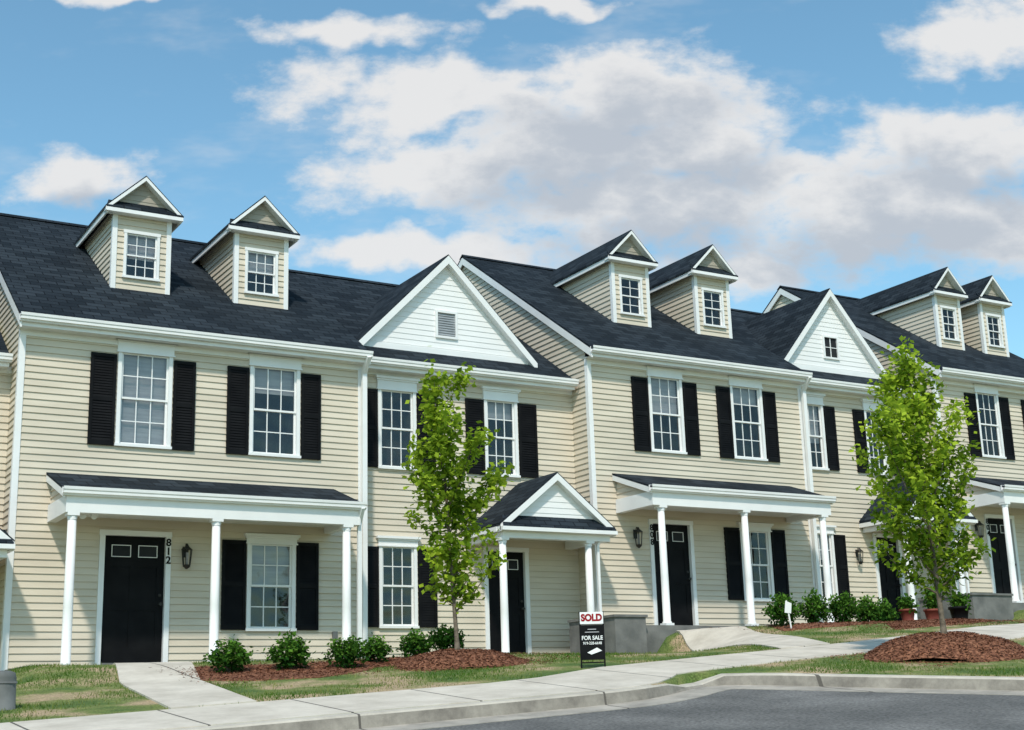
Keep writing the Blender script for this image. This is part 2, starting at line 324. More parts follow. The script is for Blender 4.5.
def house_A(ux,sx,zo,label,dc,blinds,number,W=6.02,floor=.93,block=None,cols=(.67,2.94,5.21)):
    E=empty('townhouse',(ux,0,zo+floor),label,'house',HG)
    Z=-floor; X=lambda v:v*sx
    ops=[]; w0=X(W)
    ws=[(X(1.57),X(2.5),4.50,6.36),(X(3.88),X(4.82),4.50,6.36)]
    for i,(a,b,c,d) in enumerate(ws):
        ops.append(window(E,a,b,c+Z,d+Z,header=.25,blind=blinds[i]))
    for a,b in ((1.12,1.545),(2.52,2.90),(3.47,3.86),(4.84,5.21)): shutter(E,X(a),X(b),4.50+Z,6.05+Z)
    ops.append(window(E,X(3.88),X(4.76),1.50+Z,3.14+Z,header=.16,blind=blinds[2]))
    for a,b in ((3.44,3.86),(4.78,5.18)): shutter(E,X(a),X(b),1.52+Z,3.02+Z)
    ops.append(door(E,X(1.39),X(2.56),.96+Z,3.11+Z))
    mb=MB()
    cuts=[c for o in ops for c in (o[2],o[3])]
    siding(mb,.70+Z,6.36+Z,holes_ival(.05,w0-.05,ops),lambda a,z,o:(a,-o,z),cuts=cuts)
    yr=lambda z:-.3+(z-6.5-Z)/SL
    def side(za,zb):
        a0=max(.06,yr(za)+.05) if za>6.4+Z else .06; b0=max(.06,yr(zb)+.05) if zb>6.4+Z else .06
        return [(a0,10-a0,b0,10-b0)] if a0<5 else []
    siding(mb,.4+Z,9.85+Z,side,lambda a,z,o:(.0-o,a,z))
    siding(mb,.4+Z,9.85+Z,side,lambda a,z,o:(w0+o,a,z))
    mb.obj('wall',E)
    mb=MB(); mb.box(0,w0,9.98,10,.4+Z,6.4+Z,'siding'); mb.obj('rear_wall',E)
    tb=MB()
    for x in (0,w0): tb.box(x-.03 if x==0 else x-.07,x+.07 if x==0 else x+.03,-.03,.07,.66+Z,6.36+Z,'trim')
    tb.box(.07,w0-.07,-.032,.02,6.22+Z,6.37+Z,'trim')
    tb.obj('corner_board',E)
    f=MB(); f.box(.0,w0,.01,9.9,-.4+Z,.70+Z,'foundation'); f.obj('foundation',E)
    r=MB(); xa,xb=-.09,w0+.06; ez=6.5+Z; rz=ez+SL*5.3
    slab(r,[(xa,-.3,ez),(xb,-.3,ez),(xb,5,rz),(xa,5,rz)],.05,'shx'); slab(r,[(xa,5,rz),(xb,5,rz),(xb,10.3,ez),(xa,10.3,ez)],.05,'shx')
    r.prism([(xa,4.86,rz-.06),(xa,5,rz+.035),(xa,5.14,rz-.06)],(xb-xa,0,0),'shx')
    roof=r.obj('roof',E)
    t=MB(); 
    for x in (xa-.0,xb-.03):
        rake_board(t,(x,-.3,ez-.051),(x,5,rz-.051),.17,.03,(1,0,0)); rake_board(t,(x,5,rz-.051),(x,10.3,ez-.051),.17,.03,(1,0,0))
    t.box(xa+.03,xb-.03,-.27,-.25,ez-.19,ez-.055,'trim'); t.face([(xa,-.26,ez-.185),(xb,-.26,ez-.185),(xb,.0,ez-.185),(xa,.0,ez-.185)],'trim')
    t.obj('fascia',roof); gutter(roof,xa-.01,xb+.01,-.31,ez+.005)
    for i,c in enumerate(dc): dormer(E,c-ux,Z,sx,bl=(.55,.5)[i] if zo==0 else 0.)
    px0,px1=X(.50),X(5.48); py=-1.28; ztop=4.0+Z; zg=3.56+Z
    p=MB(); slab(p,[(px0,py,zg),(px1,py,zg),(px1,-.0,ztop),(px0,-.0,ztop)],.04,'shx'); po=p.obj('porch_roof',E)
    t=MB(); t.box(px0+.05,px1-.05,py+.02,py+.17,3.19+Z,zg-.05,'trim')
    for x in (px0+.05,px1-.19): t.box(x,x+.14,py+.17,-.02,3.19+Z,3.46+Z,'trim')
    for x in (px0,px1-.03): rake_board(t,(x,py,zg-.041),(x,-.02,ztop-.041),.11,.03,(1,0,0))
    t.box(px0+.19,px1-.19,py+.17,-.02,3.30+Z,3.33+Z,'trim')
    t.obj('porch_beam',po)
    for x in (px0+.1,px1-.1):
        s=MB(); siding(s,3.46+Z,ztop-.1,lambda a,b:[(py+.05+max(0,(a-zg+.12)/((ztop-zg)/-py)),-.02,py+.05+max(0,(b-zg+.12)/((ztop-zg)/-py)),-.02)],lambda a,z,o,x=x:(x-o,a,z)); s.obj('porch_gable',po)
    gutter(po,px0-.02,px1+.02,py-.01,zg+.01,'porch_gutter')
    for i,x in enumerate(cols): column(E,X(x),-1.17,(.80 if i==0 and zo==0 else .90)+Z,3.19+Z)
    s=MB()
    s.box(.03,px1,-1.38,-.02,.15+Z,(.90)+Z,'foundation'); s.obj('porch_slab',E)
    if block:
        s=MB(); s.box(X(block),.0,-1.55,-.02,-.3+Z,(1.03)+Z,'foundation'); s.box(X(block)-.03,.03,-1.58,.0,1.031+Z,1.075+Z,'foundation'); s.obj('retaining_wall',E)
    left=zo>0
    lantern(E,X(1.02) if left else X(2.80),-.0,2.72+Z)
    downspout(E,[(w0-.01,-.36,6.40+Z),(w0+.01,-.12,6.15+Z),(w0+.01,-.09,1.0+Z)])
    if not left: downspout(E,[(px1-.05,py-.06,3.46+Z),(px1-.03,-1.17,3.25+Z),(px1-.03,-1.15,1.05+Z)],.035)
    for i,ch in enumerate(number):
        text_mesh('house_number',ch,.17,E,(X(1.39)+.045 if left else X(2.56)-.045,-.052,2.93+Z-.145*i),(math.pi/2,0,0),'black',off=.004)
    fl=MB(); fl.tube([(X(.95),-.9,3.30+Z),(X(.95),-.9,3.24+Z)],[.05,.05],'trim',10)
    for q in (-.07,.07): fl.tube([(X(.95),-.9,3.25+Z),(X(.95)+q,-.98,3.2+Z),(X(.95)+q*1.3,-1.03,3.18+Z)],[.02,.045,.06],'trim',10)
    fl.obj('floodlight',E)
    o=MB(); o.box(X(5.45),X(5.45)+.09,-.05,-.0,1.35+Z,1.5+Z,'utility'); o.obj('outlet_box',E)
    return E
def house_B(ux,sx,zo,label,blinds,W=5.02,floor=.95,vent=False):
    yw=.62
    E=empty('townhouse',(ux,yw,zo+floor),label,'house',HG)
    Z=-floor; X=lambda v:v*sx; ops=[]; w0=X(W)
    ws=[(.62,1.42),(2.92,3.68)]
    for i,(a,b) in enumerate(ws): ops.append(window(E,X(a),X(b),4.54+Z,6.32+Z,header=.25,blind=blinds[i]))
    for a,b in ((.17,.60),(1.44,1.82),(2.50,2.90),(3.70,4.12)): shutter(E,X(a),X(b),4.56+Z,6.05+Z)
    ops.append(window(E,X(.62),X(1.40),1.60+Z,3.28+Z,header=.18,blind=blinds[2]))
    for a,b in ((.17,.60),(1.42,1.80)): shutter(E,X(a),X(b),1.62+Z,3.08+Z)
    ops.append(door(E,X(2.83),X(3.83),1.02+Z,3.16+Z))
    mb=MB(); cuts=[c for o in ops for c in (o[2],o[3])]
    siding(mb,.70+Z,6.45+Z,holes_ival(.0,w0,ops),lambda a,z,o:(a,-o,z),cuts=cuts); mb.obj('wall',E)
    mb=MB(); mb.box(0,w0,9.36,9.38,.4+Z,6.4+Z,'siding'); mb.obj('rear_wall',E)
    tb=MB(); tb.box(.0,w0,-.032,.02,6.34+Z,6.45+Z,'trim'); tb.obj('frieze_board',E)
    f=MB(); f.box(.0,w0,.01,9.3,-.4+Z,.70+Z,'foundation'); f.obj('foundation',E)
    ez=6.58+Z; yr=5-yw; rz=ez+SL*(yr+.3)
    xa,xb=.05,w0-.10
    r=MB(); slab(r,[(xa,-.3,ez),(xb,-.3,ez),(xb,yr,rz),(xa,yr,rz)],.05,'shx'); slab(r,[(xa,yr,rz),(xb,yr,rz),(xb,2*yr+.3,ez),(xa,2*yr+.3,ez)],.05,'shx')
    r.prism([(xa,yr-.14,rz-.06),(xa,yr,rz+.035),(xa,yr+.14,rz-.06)],(xb-xa,0,0),'shx')
    roof=r.obj('roof',E)
    t=MB(); t.box(xa,xb,-.27,-.25,ez-.19,ez-.055,'trim'); t.face([(xa,-.26,ez-.185),(xb,-.26,ez-.185),(xb,.0,ez-.185),(xa,.0,ez-.185)],'trim'); t.obj('fascia',roof)
    gutter(roof,xa,xb+.03,-.31,ez+.005)
    zb=lambda z:-.3+(z-ez)/SL
    xc=X(2.31); hw=X(2.02); ze=7.02+Z; za=9.06+Z; yf=zb(ze)-.02
    win=(xc-.22,xc+.20,7.36+Z,7.86+Z)
    gable_front(E,xc,hw,ze,za,yf,zb,k='wsiding',rb=.17,name='gable',win=win,z_floor=ze-.02,oh=.15)
    t=MB(); t.box(xc-hw+.12,xc+hw-.12,yf-.05,yf-.0,ze-.09,ze+.06,'trim'); t.obj('gable_trim',E)
    v=MB(); c=.035; bk='ventgrey' if vent else 'dark'
    v.box(win[0]-c,win[0]+.01,yf-.045,yf+.03,win[2]-c,win[3]+c,'trim'); v.box(win[1]-.01,win[1]+c,yf-.045,yf+.03,win[2]-c,win[3]+c,'trim')
    v.box(win[0]+.01,win[1]-.01,yf-.045,yf+.03,win[2]-c,win[2]+.01,'trim'); v.box(win[0]+.01,win[1]-.01,yf-.045,yf+.03,win[3]-.01,win[3]+c,'trim')
    v.box(win[0]+.01,win[1]-.01,yf-.005,yf+.03,win[2]+.01,win[3]-.01,bk)
    xm=(win[0]+win[1])/2; zc=(win[2]+win[3])/2
    if not vent:
        v.box(xm-.009,xm+.009,yf-.02,yf-.006,win[2]+.01,win[3]-.01,'trim')
        for s_ in ((win[0]+.01,xm-.009),(xm+.009,win[1]-.01)): v.box(s_[0],s_[1],yf-.018,yf-.006,zc-.008,zc+.008,'trim')
    else:
        for q in range(9):
            z_=win[2]+.03+q*(win[3]-win[2]-.05)/9; v.face([(win[0]+.01,yf-.022,z_),(win[1]-.01,yf-.022,z_),(win[1]-.01,yf-.006,z_+.05),(win[0]+.01,yf-.006,z_+.05)],bk)
    v.obj('attic_window',E)
    xc=X(3.66); hw=X(1.27); ze=3.42+Z; za=4.43+Z; yf=-1.32
    gable_front(E,xc,hw,ze,za,yf,lambda z:0.,k='wsiding',rb=.13,name='portico_gable',z_floor=ze+.12,roofname='portico_roof',oh=.14)
    p=MB(); slab(p,[(xc-hw+.02,yf-.20,ze-.04),(xc+hw-.02,yf-.20,ze-.04),(xc+hw-.12,yf-.0,ze+.17),(xc-hw+.12,yf-.0,ze+.17)],.03,'shx')
    p.box(xc-hw+.0,xc+hw-.0,yf-.215,yf-.0,ze-.14,ze-.071,'trim'); p.obj('pent_roof',E)
    t=MB(); t.box(xc-hw+.08,xc+hw-.08,yf-.06,yf+.12,3.16+Z,ze-.141,'trim')
    for sg in (-1,1):
        x=xc+sg*(hw-.16); t.box(x-.07,x+.07,yf+.12,-.02,3.16+Z,ze-.1,'trim')
        t.box(xc+sg*(hw-.02)-.03,xc+sg*(hw-.02)+.03,yf,-.02,ze-.15,ze-.06,'trim')
    t.box(xc-hw+.23,xc+hw-.23,yf+.12,-.02,ze-.09,ze-.06,'trim'); t.obj('portico_beam',E)
    column(E,X(2.52),yf+.03,.87+Z,3.16+Z); column(E,X(4.40),yf+.03,.90+Z,3.16+Z)
    s=MB(); s.box(X(2.25),X(4.6),yf-.12,-.02,.35+Z,.93+Z,'foundation'); s.obj('portico_slab',E)
    downspout(E,[(X(4.72),yf-.05,3.3+Z),(X(4.62),yf+.03,3.1+Z),(X(4.62),yf+.05,1.0+Z)],.026)
    lantern(E,X(2.20),0,2.62+Z,.9)
    return E
house_B(-.64,1,-.63,'cream townhouse with black roof at the low end of the row',(0,0,0))
house_A(4.38,1,0,'cream two-storey townhouse 812 with two dormers and black shutters',(6.69,9.0),(1.,.3,.5),'812')
house_B(10.40,1,0,'cream townhouse with white front gable and small gabled entry portico',(0,.25,0),vent=True)
house_A(15.42,.94,.65,'cream two-storey townhouse 808 with two dormers and columned porch',(17.68,20.0),(.5,.25,0),'808',block=-.74,cols=(.82,3.02,5.24))
house_B(21.08,.86,.65,'cream townhouse with white front gable behind a leafy young tree',(.6,0,.4))
house_A(25.4,.86,1.2,'cream two-storey townhouse with two dormers at the upper end',(27.85,29.55),(0,.4,0),'804',block=-1.45)
# ------------------------------------------------------------ terrain
def ss(a,b,v):
    t=min(1,max(0,(v-a)/(b-a))); return t*t*(3-2*t)
def H(x,d=21.5):
    f=.45+max(0,20.9-d)*.75
    return .50+.35*ss(3.5,4.3,x)-.20*ss(10,13.5,x)+.78*ss(15.75-f,15.75+f,x)+.50*ss(25.3-f,25.3+f,x)
def base(x,d):
    if x>19: x=19+(x-19)*.5
    return -1.5+.10*d+.055*x
def g(x,d):
    xx=max(-20,min(45,x)); dd=max(-20,d)
    st=17-2.4*ss(9.8,12,x)*(1-ss(13.6,16.5,x))
    w=ss(st,20.5,dd); return base(xx,min(dd,21))*(1-w)+H(xx,dd)*w
C=[(-20,12.35),(0,12.35),(4,12.35),(8.2,12.35),(9.0,12.40),(9.5,12.62),(9.95,12.98),(10.3,13.25),(10.62,13.15),(10.95,12.6),(11.55,11.6),(12.1,10.75),(12.8,9.6),(14.5,6.5),(16.5,2),(18,-4),(19,-20)]
CH=[.13,.13,.13,.13,.13,.12,.05,.04,.12,.13,.13,.13,.13,.13,.13,.13,.13]
def offset(line,o):
    out=[]
    for i,p in enumerate(line):
        a=Vector(line[max(0,i-1)]);b=Vector(line[min(len(line)-1,i+1)]); d=(b-a).normalized(); n=Vector((-d.y,d.x)); out.append((p[0]+n.x*o,p[1]+n.y*o))
    return out
def inpoly(x,y,poly):
    c=False; n=len(poly); j=n-1
    for i in range(n):
        xi,yi=poly[i]; xj,yj=poly[j]
        if (yi>y)!=(yj>y) and x<(xj-xi)*(y-yi)/(yj-yi)+xi: c=not c
        j=i
    return c
Clo=offset(C,.03); Chi=offset(C,.125)
close=[(-20,-20)]
roadpoly=C+close
midpoly=offset(C,.08)+close
def distline(x,y,line):
    m=1e9
    for (ax,ay),(bx,by) in zip(line[:-1],line[1:]):
        dx,dy=bx-ax,by-ay; t=max(0,min(1,((x-ax)*dx+(y-ay)*dy)/(dx*dx+dy*dy))); m=min(m,(x-ax-t*dx)**2+(y-ay-t*dy)**2)
    return math.sqrt(m)
pts=[Vector(p) for p in Clo+Chi]; nl=len(Clo)
edges=[(i,i+1) for i in range(nl-1)]+[(nl+i,nl+i+1) for i in range(nl-1)]
x=-4.
while x<36:
    d=5.
    while d<24:
        if not(d<15 and distline(x,d,Clo)<.22): pts.append(Vector((x,d)))
        d+=.25
    x+=.25
for X_ in range(-400,401,20):
    for Y_ in range(-400,401,20):
        if not(-5<X_<37 and 4<Y_<25): pts.append(Vector((X_,Y_)))
for X_ in range(-20,46,5):
    for Y_ in (-20,-15,-10,-5,0,28,35,50):
        if distline(X_,Y_,Clo)>.5: pts.append(Vector((X_+.01,Y_+.013)))
r_=delaunay_2d_cdt(pts,edges,[],0,1e-5)
def gz(x,d): return g(x,d)-(.32 if inpoly(x,d,midpoly) or (x<-20 and d<12.4) else 0)
vv=[(p.x,p.y-D0,gz(p.x,p.y)) for p in r_[0]]
me=bpy.data.meshes.new('ground'); me.from_pydata(vv,[],[tuple(f) for f in r_[2]]); me.materials.append(M['ground']); go=bpy.data.objects.new('ground',me); COL.objects.link(go); go['kind']='structure'
for p in me.polygons: p.use_smooth=True
def sheet(name,poly,off,mk,step=.4,kind='structure',bumpf=None,skirt=.08):
    G=g
    P=[]; 
    for i,(a,b) in enumerate(poly):
        c=poly[(i+1)%len(poly)]; n=max(1,int(math.hypot(c[0]-a,c[1]-b)/step))
        for q in range(n): P.append(Vector((a+(c[0]-a)*q/n,b+(c[1]-b)*q/n)))
    nb=len(P); ed=[(i,(i+1)%nb) for i in range(nb)]; bl=[(p.x,p.y) for p in P]
    xs=[p[0] for p in poly]; ys=[p[1] for p in poly]
    x=min(xs)+step*.5
    while x<max(xs):
        y=min(ys)+step*.5
        while y<max(ys):
            if inpoly(x,y,bl) and distline(x,y,bl+[bl[0]])>step*.35: P.append(Vector((x,y)))
            y+=step
        x+=step
    R=delaunay_2d_cdt(P,ed,[],0,1e-6)
    f=[t for t in R[2] if inpoly(sum(R[0][i].x for i in t)/3,sum(R[0][i].y for i in t)/3,bl)]
    vz=[]
    for p in R[0]:
        b=bumpf(p.x,p.y) if bumpf else 0
        vz.append((p.x,p.y-D0,G(p.x,p.y)+off+b))
    f=[tuple(t) for t in f]
    if skirt:
        k=len(vz)
        for i in range(nb): a=bl[i]; vz.append((a[0],a[1]-D0,G(*a)+off)); vz.append((a[0],a[1]-D0,G(*a)+off-skirt))
        for i in range(nb): j=(i+1)%nb; f.append((k+2*i,k+2*j,k+2*j+1,k+2*i+1))
    me=bpy.data.meshes.new(name); me.from_pydata(vz,[],f); me.materials.append(M[mk]); o=bpy.data.objects.new(name,me); COL.objects.link(o); o['kind']=kind; return o
me=bpy.data.meshes.new('road'); me.from_pydata([(a,b-D0,base(a,b)-.13) for a,b in offset(C,.05)+close],[],[tuple(range(len(C)+1))]); me.materials.append(M['road']); o=bpy.data.objects.new('road',me); COL.objects.link(o); o['kind']='structure'
def resample(line,h,step=.30):
    o=[];hh=[]
    for i in range(len(line)-1):
        a,b=line[i],line[i+1]; n=max(1,int(math.hypot(b[0]-a[0],b[1]-a[1])/step))
        for q in range(n): t=q/n; o.append((a[0]+(b[0]-a[0])*t,a[1]+(b[1]-a[1])*t)); hh.append(h[i]+(h[i+1]-h[i])*t)
    o.append(line[-1]); hh.append(h[-1]); return o,hh
Cr,Hr=resample(C,CH)
def smooth(l):
    for _ in range(2):
        l=[l[0]]+[((l[i-1][0]+2*l[i][0]+l[i+1][0])/4,(l[i-1][1]+2*l[i][1]+l[i+1][1])/4) for i in range(1,len(l)-1)]+[l[-1]]
    return l
Cr=smooth(Cr)
def strip(name,rows,mks):
    v=[];f=[];mi=[]
    n=len(rows[0]); names=[]
    for r in rows: v+=r
    for k in range(len(rows)-1):
        mk=mks[k] if isinstance(mks,(list,tuple)) else mks
        if mk not in names: names.append(mk)
        for i in range(n-1): f.append((k*n+i,k*n+i+1,(k+1)*n+i+1,(k+1)*n+i)); mi.append(names.index(mk))
    me=bpy.data.meshes.new(name); me.from_pydata(v,[],f)
    for q in names: me.materials.append(M[q])
    me.polygons.foreach_set('material_index',mi); o=bpy.data.objects.new(name,me); COL.objects.link(o); o['kind']='structure'; return o
def row(o,zf): L=offset(Cr,o); return [(p[0],p[1]-D0,base(*p)-.13+zf(h)) for p,h in zip(L,Hr)]
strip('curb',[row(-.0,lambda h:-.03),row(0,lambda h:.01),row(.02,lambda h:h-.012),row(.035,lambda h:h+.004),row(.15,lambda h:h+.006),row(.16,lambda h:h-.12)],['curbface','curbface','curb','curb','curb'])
strip('gutter_pan',[row(-.40,lambda h:-.02),row(-.40,lambda h:.006),row(-.05,lambda h:-.0+.004),row(.01,lambda h:.008)],'pan')
SW=[(-19.5,12.52),(0,12.52),(8.15,12.52),(8.95,12.57),(9.4,12.77),(9.85,13.13),(10.15,13.42),(10.5,13.55),(12.5,13.91),(14.51,14.12),(17,14.3),(20,15.0),(27,17.0),(40,21),(40,22.5),(27,18.9),(21,17.2),(17.68,16.3),(15.05,15.63),(11.86,15.16),(10.06,14.89),(8.74,14.25),(8,14.1),(0,14.1),(-19.5,14.1)]
sheet('sidewalk',SW,.012,'concrete')
W1=[(4.35,14.12),(5.25,14.12),(5.6,17),(6.75,21.38),(5.65,21.38),(4.72,17.4)]
W2=[(13.5,15.40),(14.6,15.58),(15.5,17.3),(16.25,19.0),(17.3,21.38),(16.2,21.38),(15.3,19.4),(14.4,17.2)]
for w_ in (W1,W2): sheet('walkway',w_,.022,'concrete',.25)
def blob(cx,cy,rx,ry,n=22,seed=1,rot=0):
    r=random.Random(seed); ph=[r.uniform(0,6.28) for _ in range(3)]; out=[]
    for i in range(n):
        t=2*math.pi*i/n; k=1+.07*math.sin(2*t+ph[0])+.05*math.sin(3*t+ph[1])+.04*math.sin(5*t+ph[2])
        a,b=rx*k*math.cos(t),ry*k*math.sin(t); out.append((cx+a*math.cos(rot)-b*math.sin(rot),cy+a*math.sin(rot)+b*math.cos(rot)))
    return out
BEDS=[]
def bed(poly,c=None,r=None,h=.05):
    def bf(x,d):
        e=min(1,distline(x,d,poly+[poly[0]])/.35)
        z=h*.35*e+.010*math.sin(9*x+3*d)*math.sin(7*d-2*x)*e
        if c: q=math.hypot((x-c[0])/r[0],(d-c[1])/r[1]); z+=h*max(0,1-q*q)
        return z
    o=sheet('mulch_bed',poly,.012,'mulch',.10,kind='stuff',bumpf=bf)
    BEDS.append(poly)
    xs=[p[0] for p in poly]; ys=[p[1] for p in poly]; n=int((max(xs)-min(xs))*(max(ys)-min(ys))*1500); n=min(n,8000)
    v=[];f=[]
    for _ in range(n):
        x=random.uniform(min(xs)-.12,max(xs)+.12); y=random.uniform(min(ys)-.12,max(ys)+.12)
        if not inpoly(x,y,poly) and (random.random()<.8 or inpoly(x,y,SW)): continue
        z=g(x,y)+.014+(bf(x,y) if inpoly(x,y,poly) else 0)+random.uniform(0,.008); a=random.uniform(0,6.28); l=random.uniform(.008,.024); w=random.uniform(.004,.008); t=random.uniform(-.008,.008)
        ca,sa=math.cos(a),math.sin(a); k=len(v)
        v+=[(x-ca*l-sa*w,y-D0-sa*l+ca*w,z-t),(x-ca*l+sa*w,y-D0-sa*l-ca*w,z-t+.004),(x+ca*l+sa*w,y-D0+sa*l-ca*w,z+t+.004),(x+ca*l-sa*w,y-D0+sa*l+ca*w,z+t)]; f.append((k,k+1,k+2,k+3))
    m0=o.data; ov=[tuple(q.co) for q in m0.vertices]; of=[tuple(p.vertices) for p in m0.polygons]; k=len(ov)
    m2=bpy.data.meshes.new('mulch_bed'); m2.from_pydata(ov+v,[],of+[tuple(i+k for i in q) for q in f]); m2.materials.append(M['mulch']); o.data=m2
bed([(5.5,17.3),(6.05,16.6),(6.9,16.35),(7.6,16.7),(8.1,17.2),(9.0,17.45),(10.4,17.75),(10.8,18.3),(9.5,18.4),(7.6,18.2),(6.0,18.4),(5.6,18.0)],h=.02)
bed(blob(9.07,16.75,.88,.85,seed=3),(9.07,16.8),(.88,.85),.13)
bed(blob(14.07,12.9,1.15,.95,seed=5),(14.07,12.9),(1.15,.95),.21)
bed([(16.5,18.7),(17.5,18.3),(19.5,18.6),(22.5,19.3),(23.5,20.3),(22,21.1),(18.5,21.1),(17.6,20.9)],h=.03)
bed([(17.6,17.2),(19.5,17.4),(21.5,18.3),(20.5,18.7),(18.5,18.3)],h=.12)
EX=[SW,W1,W2]+BEDS
n=0; V=[];F=[];S=[]
def pn(x,y): return math.sin(2.1*x+.6*y)+math.sin(1.3*x-2.7*y+1)+math.sin(4.3*x+3.9*y+2)*.6
while n<72000:
    x=random.uniform(2.2,27); d=random.uniform(9.5,21.2) 
    if x>15 and random.random()<.3: continue
    if d<15 and (inpoly(x,d,roadpoly) or distline(x,d,C)<.18): n+=.2; continue
    if any(inpoly(x,d,p) for p in EX): n+=.2; continue
    if d<12.4 and x<10: continue
    q=pn(x,d)
    if random.random()>.50+.42*q: n+=.3; continue
    z=g(x,d); h=random.uniform(.015,.045); a=random.uniform(0,6.28); w=.006; lx,ly=random.uniform(-.02,.02),random.uniform(-.02,.02); k=len(V)
    V+=[(x-w*math.cos(a),d-D0-w*math.sin(a),z-.005),(x+w*math.cos(a),d-D0+w*math.sin(a),z-.005),(x+lx,d-D0+ly,z+h)]; F.append((k,k+1,k+2))
    s=min(1,max(0,.36-.22*q+random.uniform(-.3,.3))); S+=[s]*3; n+=1
def leafmesh(name,V,F,S,mk):
    me=bpy.data.meshes.new(name); me.from_pydata(V,[],F); me.materials.append(M[mk])
    at=me.attributes.new('shade','FLOAT','POINT'); at.data.foreach_set('value',S); return me
o=bpy.data.objects.new('lawn_grass',leafmesh('lawn_grass',V,F,S,'blade')); COL.objects.link(o); o['kind']='stuff'
# ------------------------------------------------------------ foliage
def add_leaves(V,F,S,c,n,spread,size,r,zb=1.,base_s=.5):
    for _ in range(n):
        p=Vector((c[0]+r.gauss(0,spread),c[1]+r.gauss(0,spread),c[2]+r.gauss(0,spread*zb)))
        a=Vector((r.gauss(0,1),r.gauss(0,1),r.gauss(-.3,.7))).normalized(); nrm=Vector((r.gauss(0,.7),r.gauss(0,.7),1)).normalized(); b=a.cross(nrm)
        if b.length<.01: continue
        b.normalize(); l=size*r.uniform(.6,1.25); w=l*.36; k=len(V)
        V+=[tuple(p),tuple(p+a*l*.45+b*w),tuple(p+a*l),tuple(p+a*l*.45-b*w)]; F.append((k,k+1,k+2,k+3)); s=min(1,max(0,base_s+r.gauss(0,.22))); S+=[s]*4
def tree(x,d,z,Ht,h0,prof,lean,nb,per,size,seed,label,tr=.034,bias=(0,0),ups=(.6,1.2),ch=(.6,.85,1.,1.15,1.25)):
    E=empty('tree',(x,d-D0,z),label,'tree'); r=random.Random(seed)
    mb=MB(); seg=12; P=[]
    for i in range(seg+1):
        t=i/seg; P.append((lean[0]*t**1.3+.03*math.sin(5*t+seed)*t,lean[1]*t**1.3+.03*math.cos(4*t)*t,Ht*.97*t-.05))
    mb.tube(P,[tr*(1-t/seg)**.8+.005+(.016 if t==0 else 0) for t in range(seg+1)],'bark',8)
    V=[];F=[];S=[]
    for i in range(nb):
        t=(h0+(Ht-h0-.1)*((i+.5)/nb)**.95)/Ht; k=t*seg; i0=min(int(k),seg-1); p0=Vector(P[i0]).lerp(Vector(P[i0+1]),k-i0)
        az=i*2.39996+r.uniform(-.5,.5); L=prof((t*Ht-h0)/(Ht-h0))*r.choice(ch)*(1+bias[0]*math.cos(az)+bias[1]*math.sin(az)); up=r.uniform(*ups)
        pts=[p0]; nn=5
        for q in range(1,nn+1):
            s=q/nn; pts.append(p0+Vector((math.cos(az)*L*s,math.sin(az)*L*s,L*up*s*(.6+.4*s)+r.uniform(-.02,.02))))
        mb.tube(pts,[.012*(1-s/nn)*(1.2-t)+.003 for s in range(nn+1)],'bark',5,cap=False)
        bs=r.uniform(.2,.95)
        ncl=max(4,int(per*L))
        for q in range(ncl):
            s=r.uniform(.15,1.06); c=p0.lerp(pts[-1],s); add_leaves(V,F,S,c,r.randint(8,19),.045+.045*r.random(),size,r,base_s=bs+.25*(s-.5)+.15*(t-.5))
    add_leaves(V,F,S,P[-1],30,.05,size,r,2.2,.6)
    mb.obj('trunk',E); o=bpy.data.objects.new('crown',leafmesh('crown',V,F,S,'leaf')); COL.objects.link(o); o.parent=E; return E
def prof1(t): return (.38+.72*t if t<.35 else .63*(1-(t-.35)/.65)**.7+.05)
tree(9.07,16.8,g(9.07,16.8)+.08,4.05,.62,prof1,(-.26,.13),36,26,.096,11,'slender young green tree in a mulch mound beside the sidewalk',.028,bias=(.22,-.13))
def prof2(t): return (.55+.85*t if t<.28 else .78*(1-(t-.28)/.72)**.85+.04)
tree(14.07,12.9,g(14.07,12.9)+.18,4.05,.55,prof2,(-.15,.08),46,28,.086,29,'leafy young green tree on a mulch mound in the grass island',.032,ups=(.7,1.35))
def shrub_mesh(seed,R=.27):
    r=random.Random(seed); V=[];F=[];S=[]
    for i in range(95):
        a=r.uniform(0,6.28); e=math.acos(r.uniform(-.15,1)); rr=R*r.uniform(.45,1.08)
        c=(rr*math.sin(e)*math.cos(a),rr*math.sin(e)*math.sin(a),R*.75+rr*math.cos(e)*.95)
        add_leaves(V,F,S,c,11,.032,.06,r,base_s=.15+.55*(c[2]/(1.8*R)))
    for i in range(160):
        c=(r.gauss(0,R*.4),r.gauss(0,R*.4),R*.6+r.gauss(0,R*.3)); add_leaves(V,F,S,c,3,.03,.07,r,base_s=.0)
    return leafmesh('foliage',V,F,S,'shrubleaf')
SM=[shrub_mesh(s) for s in (1,2,3)]
stem=MB(); 
for i in range(5):
    a=i*1.26; stem.tube([(0,0,-.03),(.05*math.cos(a),.05*math.sin(a),.12),(.14*math.cos(a),.14*math.sin(a),.3)],[.012,.009,.005],'bark',5)
so=stem.obj('stem'); stem_me=so.data; bpy.data.objects.remove(so)
def shrub(x,d,s,z=None,i=0,lab='round green shrub in the mulch bed before the house',hs=1.):
    E=empty('shrub',(x,d-D0,g(x,d)+.01 if z is None else z),lab,'shrub','shrubs planted along the house fronts'); E.scale=(s,s,s*(.9+.15*((i*7)%3)/2)*hs); E.rotation_euler=(0,0,i*1.3)
    for n_,me_ in (('foliage',SM[i%3]),('stem',stem_me)):
        o=bpy.data.objects.new(n_,me_); COL.objects.link(o); o.parent=E
